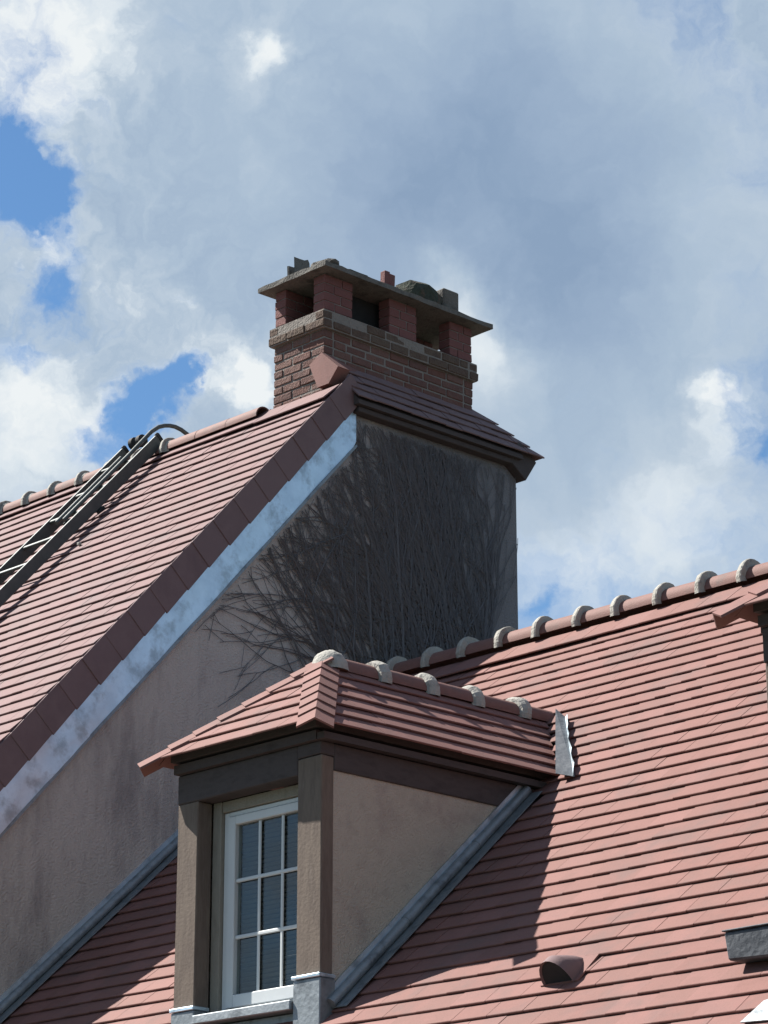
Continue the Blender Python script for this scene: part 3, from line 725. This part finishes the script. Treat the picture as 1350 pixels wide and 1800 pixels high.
while z > 9.66:
    brick_ring(z, BH, cx0, cx1, cy0, cy1, i % 2, MT['brick'], .005); z -= BH; i += 1
brick_ring(10.332, .078, cx0 - .036, cx1 + .036, cy0 - .036, cy1 + .036, 0, MT['corbel'], .007, nm='corbel_brick')
brick_ring(10.410, .078, cx0 - .030, cx1 + .030, cy0 - .030, cy1 + .030, 1, MT['corbel'], .010, nm='corbel_brick')
# ragged mortar bed on the corbel
mbd = MB(); nx, ny = 10, 26; vs = []
for a in range(nx + 1):
    for b in range(ny + 1):
        x = cx0 - .022 + (cx1 - cx0 + .044) * a / nx; y = cy0 - .022 + (cy1 - cy0 + .044) * b / ny
        edge = a in (0, nx) or b in (0, ny)
        vs.append((x + U(-.006, .006), y + U(-.006, .006), 10.486 if edge else 10.503 + U(-.006, .012)))
mbd.add(vs, [(a * (ny + 1) + b, (a + 1) * (ny + 1) + b, (a + 1) * (ny + 1) + b + 1, a * (ny + 1) + b + 1) for a in range(nx) for b in range(ny)])
mbd.build('mortar_bed', MT['corbel'], chim)
# piers
PT = 10.822
spans = [(cy0 + .004, cy0 + .325), (cy0 + .755, cy0 + 1.075), (cy0 + 1.475, cy1 - .004)]
for k, (ya, yb) in enumerate(spans):
    for xa, xb in ((cx1 - .135, cx1 - .003), (cx0 + .003, cx0 + .135)):
        MB().box(xa + .008, xb - .008, ya + .008, yb - .008, 10.49, PT).build('pier_core', MT['joint'], chim)
        for r_ in range(4):
            h = (PT - 10.505) / 4; z0 = 10.505 + h * r_
            ym = ya + (yb - ya) * ((.62 if r_ % 2 else .38) + U(-.03, .03)); j = U(-.003, .003)
            for p, q in ((ya, ym - .004), (ym + .004, yb)):
                MB().box(xa + j, xb + j, p, q, z0 + .004, z0 + h - .003, .002).build('pier_brick', MT['pier'], chim, .004)
MB().box(-15.99, -15.76, cy0 + .31, cy1 - .50, 10.49, PT).build('sooty_flue', MT['dark'], chim)
# slab cap
cpn = MB(); x0, x1, y0, y1 = cx0 - .10, cx1 + .12, cy0 - .10, cy1 + .14
ring = []
def edgepts(p, q, n_): return [Vector(p).lerp(Vector(q), i / n_) for i in range(n_)]
c_ = [(x0, y0, 0), (x1, y0, 0), (x1, y1, 0), (x0, y1, 0)]
for a in range(4): ring += edgepts(c_[a], c_[(a + 1) % 4], 9 if a % 2 == 0 else 22)
lo = [(p.x + U(-.004, .004), p.y + U(-.004, .004), PT + .002 + U(-.002, .003)) for p in ring]; hi = [(p.x + U(-.006, .004), p.y + U(-.006, .004), PT + .044 + U(-.004, .006)) for p in ring]
n_ = len(ring)
cpn.add(lo + hi, [list(range(n_))[::-1], list(range(n_, 2 * n_))] + [(i, (i + 1) % n_, n_ + (i + 1) % n_, n_ + i) for i in range(n_)])
cpn.build('cap_slab', MT['cap'], chim)
# pink render fillet at the foot of the shaft
fm = MB()
fm.prism([(-15.553, 14.412, 10.10), (-15.70, 14.412, 10.03), (-15.585, 14.402, 9.80), (-15.455, 14.402, 9.80), (-15.355, 14.412, 9.925)], (0, .135, 0))
fm.add([(-15.56, 14.564, 10.09), (-15.47, 14.564, 9.985), (-15.552, 15.0, 10.03), (-15.56, 14.564, 9.95), (-15.56, 15.0, 9.95)], [(0, 1, 2), (0, 3, 1), (1, 3, 4, 2)])
fm.build('render_fillet', MT['tile'], chim)

# ================================================================== things on the chimney slab
ZC = PT + .046
def shard(name, base, r, h, a0, a1, mt, label, cat, th=.018, lean=(0, 0), ragged=.03):
    vs = []; k = 10; M_ = MB(); base = Vector(base)
    for rr in (r, r - th):
        for zz in (0, 1):
            for i in range(k + 1):
                w = rad(a0 + (a1 - a0) * i / k)
                hh = (h + U(-ragged, ragged * .3)) if zz else 0
                vs.append(base + Vector((math.cos(w) * rr + lean[0] * hh, math.sin(w) * rr + lean[1] * hh, hh)))
    q = k + 1
    for i in range(q): vs[3 * q + i].z = vs[q + i].z
    fs = []
    for i in range(k): fs += [(i, i + 1, q + i + 1, q + i), (2 * q + i + 1, 2 * q + i, 3 * q + i, 3 * q + i + 1), (q + i, q + i + 1, 3 * q + i + 1, 3 * q + i), (i + 1, i, 2 * q + i, 2 * q + i + 1)]
    fs += [(0, q, 3 * q, 2 * q), (k, 2 * q + k, 3 * q + k, q + k)]
    return M_.add(vs, fs).build(name, mt, label=label, cat=cat)
shard('broken_pot', (-15.92, 14.48, ZC), .10, .185, -60, 200, MT['cap'], 'broken grey flue pot standing at the narrow end of the chimney slab', 'flue pot', lean=(-.1, .05))
def rubble(name, c, sx, sy, sz, mt, label, cat, n_=3, seed=1):
    bm = bmesh.new(); bmesh.ops.create_icosphere(bm, subdivisions=2, radius=1); rs = random.Random(seed)
    for v in bm.verts:
        d = 1 + rs.uniform(-.12, .12); p = v.co
        p = Vector([math.copysign(abs(q) ** .55, q) for q in p]) * d
        v.co = Vector((c[0] + p.x * sx, c[1] + p.y * sy, max(c[2] + p.z * sz + sz * .86, c[2] - .001)))
    me = bpy.data.meshes.new(name); bm.to_mesh(me); bm.free(); me.materials.append(mt)
    o = bpy.data.objects.new(name, me); link(o); return tag(o, label, cat)
rubble('mortar_lump', (-15.58, 14.47, ZC), .12, .08, .032, MT['cap'], 'low dark crumbled mortar lump at the slab corner', 'rubble', seed=3)
rubble('mortar_lump', (-15.55, 14.78, ZC), .06, .13, .022, MT['moss'], 'flat mossy mortar crust behind the slab corner', 'rubble', seed=8)
bf = MB(); bf.box(-15.53, -15.47, 15.055, 15.115, ZC, ZC + .135, .004); bf.box(-15.53, -15.47, 15.1152, 15.175, ZC, ZC + .115, .004)
bf.build('brick_fragment', MT['pier'], None, .004, label='small broken brick upright on the middle of the chimney slab', cat='brick')
rubble('pot_stump', (-15.63, 15.60, ZC), .14, .19, .105, MT['moss'], 'rounded mossy pot stump on the far end of the slab', 'flue pot', seed=5)
rb_ = MB(); rb_.box(-15.72, -15.50, 15.79, 15.97, ZC, ZC + .20, .014); rb_.build('stone_block', MT['cap'], None, .012, label='dark upright stone block beside the mossy pot stump', cat='stone')

# ================================================================== roof ladder
lad = thing('roof_ladder', (-17.75, 12.5, zt(12.5)), 'grey roof ladder hooked over the ridge of the taller roof', 'ladder')
ylo, yhi = 10.4, 14.42
def lp(x, y, q): return Vector((x, y, zt(y))) + n2 * q
for xx in (-17.51, -17.96):
    a_, b_ = lp(xx, ylo, .055), lp(xx, yhi, .055)
    MB().slab(a_ - X * .014, X * .028, b_ - a_, n2 * .105).build('side_rail', MT['alu'], lad, .004)
    MB().slab(lp(xx - .019, yhi - .02, .048), X * .038, s2 * .06, n2 * .122).build('rubber_end', MT['rubber'], lad, .015)
y = 10.6 + .10
y = 13.907 - .263 * 12
while y < 14.2:
    c = lp(0, y, .125)
    MB().slab(c + X * (-17.946) - s2 * .016, X * .422, s2 * .032, n2 * .026).build('rung', MT['alu'], lad, .004)
    y += .263
for xx in (-17.62, -17.72):
    pts = [lp(xx, 13.55, .165), lp(xx, 14.0, .168), lp(xx, 14.22, .170)]
    if xx == -17.62:
        pts += [Vector((xx, y_, z_)) for y_, z_ in ((14.333, 9.935), (14.413, 10.00), (14.48, 10.03), (14.54, 10.045), (14.60, 10.050), (14.669, 10.04), (14.74, 10.015), (14.80, 9.97), (14.92, 9.86), (15.0, 9.70), (15.03, 9.45))]
    MB().tube(pts, .019, 10).build('hook_tube', MT['alu'], lad)
for xx in (-17.90, -17.80):
    c = lp(xx, 14.47, .13); M_ = MB(); M_.tube([c - X * .022, c + X * .022], .055, 14); M_.build('roller_wheel', MT['rubber'], lad)
for yb_ in (10.9, 12.3, 13.75):
    for xx in (-17.51, -17.96):
        c = lp(xx, yb_, .022); MB().slab(c - X * .02 - s2 * .04, X * .04, s2 * .08, n2 * .026).build('standoff_foot', MT['rubber'], lad, .004)
rubble('mortar_crumb', lp(-17.30, 13.36, .012), .018, .016, .014, MT['mortar'], 'tiny pale mortar crumb on the tiles beside the ladder', 'rubble', seed=2)

# ================================================================== dry vine on the gable
rv = random.Random(11)
vine = MB()
def rake_z(y): return zt(y) - .50 / math.cos(A2) - .01
def inside(y, z):
    if y > 16.54 or z > 9.53: return False
    if y < 14.60 and z > rake_z(y): return False
    return True
def strand(y, z, ang, r, n_, depth):
    pts = []; rs = []; drift = rv.uniform(-.006, .006); lift = rv.uniform(.008, .02)
    for i in range(n_):
        if not inside(y, z): break
        rr = max(r * (1 - .75 * i / n_), .0022)
        pts.append(Vector((XG + lift + rr * .5 + rv.uniform(0, .004), y, z))); rs.append(rr)
        ang += drift + rv.gauss(0, .075)
        ang += (.28 - ang) * .035 * (1 if y > 15 else 0)
        st_ = .055
        y += -math.sin(ang) * st_; z += math.cos(ang) * st_
        if depth < 3 and rv.random() < (.15, .11, .07)[depth]:
            strand(y, z, ang + rv.choice((-1, 1)) * rv.uniform(.25, .8), rr * .72, int((n_ - i) * rv.uniform(.5, .95)) + 4, depth + 1)
    if len(pts) < 3: return
    vs = []
    for i, p in enumerate(pts):
        d = (pts[min(i + 1, len(pts) - 1)] - pts[max(i - 1, 0)]).normalized(); sd = Vector((0, -d.z, d.y))
        q = rs[i]; vs += [p + sd * q - X * q, p + X * q * .9, p - sd * q - X * q]
    vine.add(vs, [(3 * i + a, 3 * i + a + 1, 3 * i + a + 4, 3 * i + a + 3) for i in range(len(pts) - 1) for a in (0, 1)])
for i in range(30):                       # main body, right part, steep
    y = rv.triangular(14.7, 16.55, 16.1); strand(y, rv.uniform(6.9, 7.5), rv.gauss(.34 + (15.9 - y) * .16, .18), rv.uniform(.006, .015), rv.randint(28, 62), 0)
for i in range(34):                        # fan to the left
    y = rv.uniform(14.2, 15.6); strand(y, rv.uniform(6.9, 7.8), rv.uniform(.42, .80), rv.uniform(.005, .010), rv.randint(14, 34), 1)
for i in range(20):                       # loose twigs in the dense middle
    y = rv.gauss(15.5, .55); strand(y, rv.uniform(7.3, 9.2), rv.gauss(.4, .35), rv.uniform(.004, .009), rv.randint(8, 26), 1)
vine.build('dry_vine', MT['vine'], label='dense dry climbing vine stems covering the tall gable wall', cat='vine')
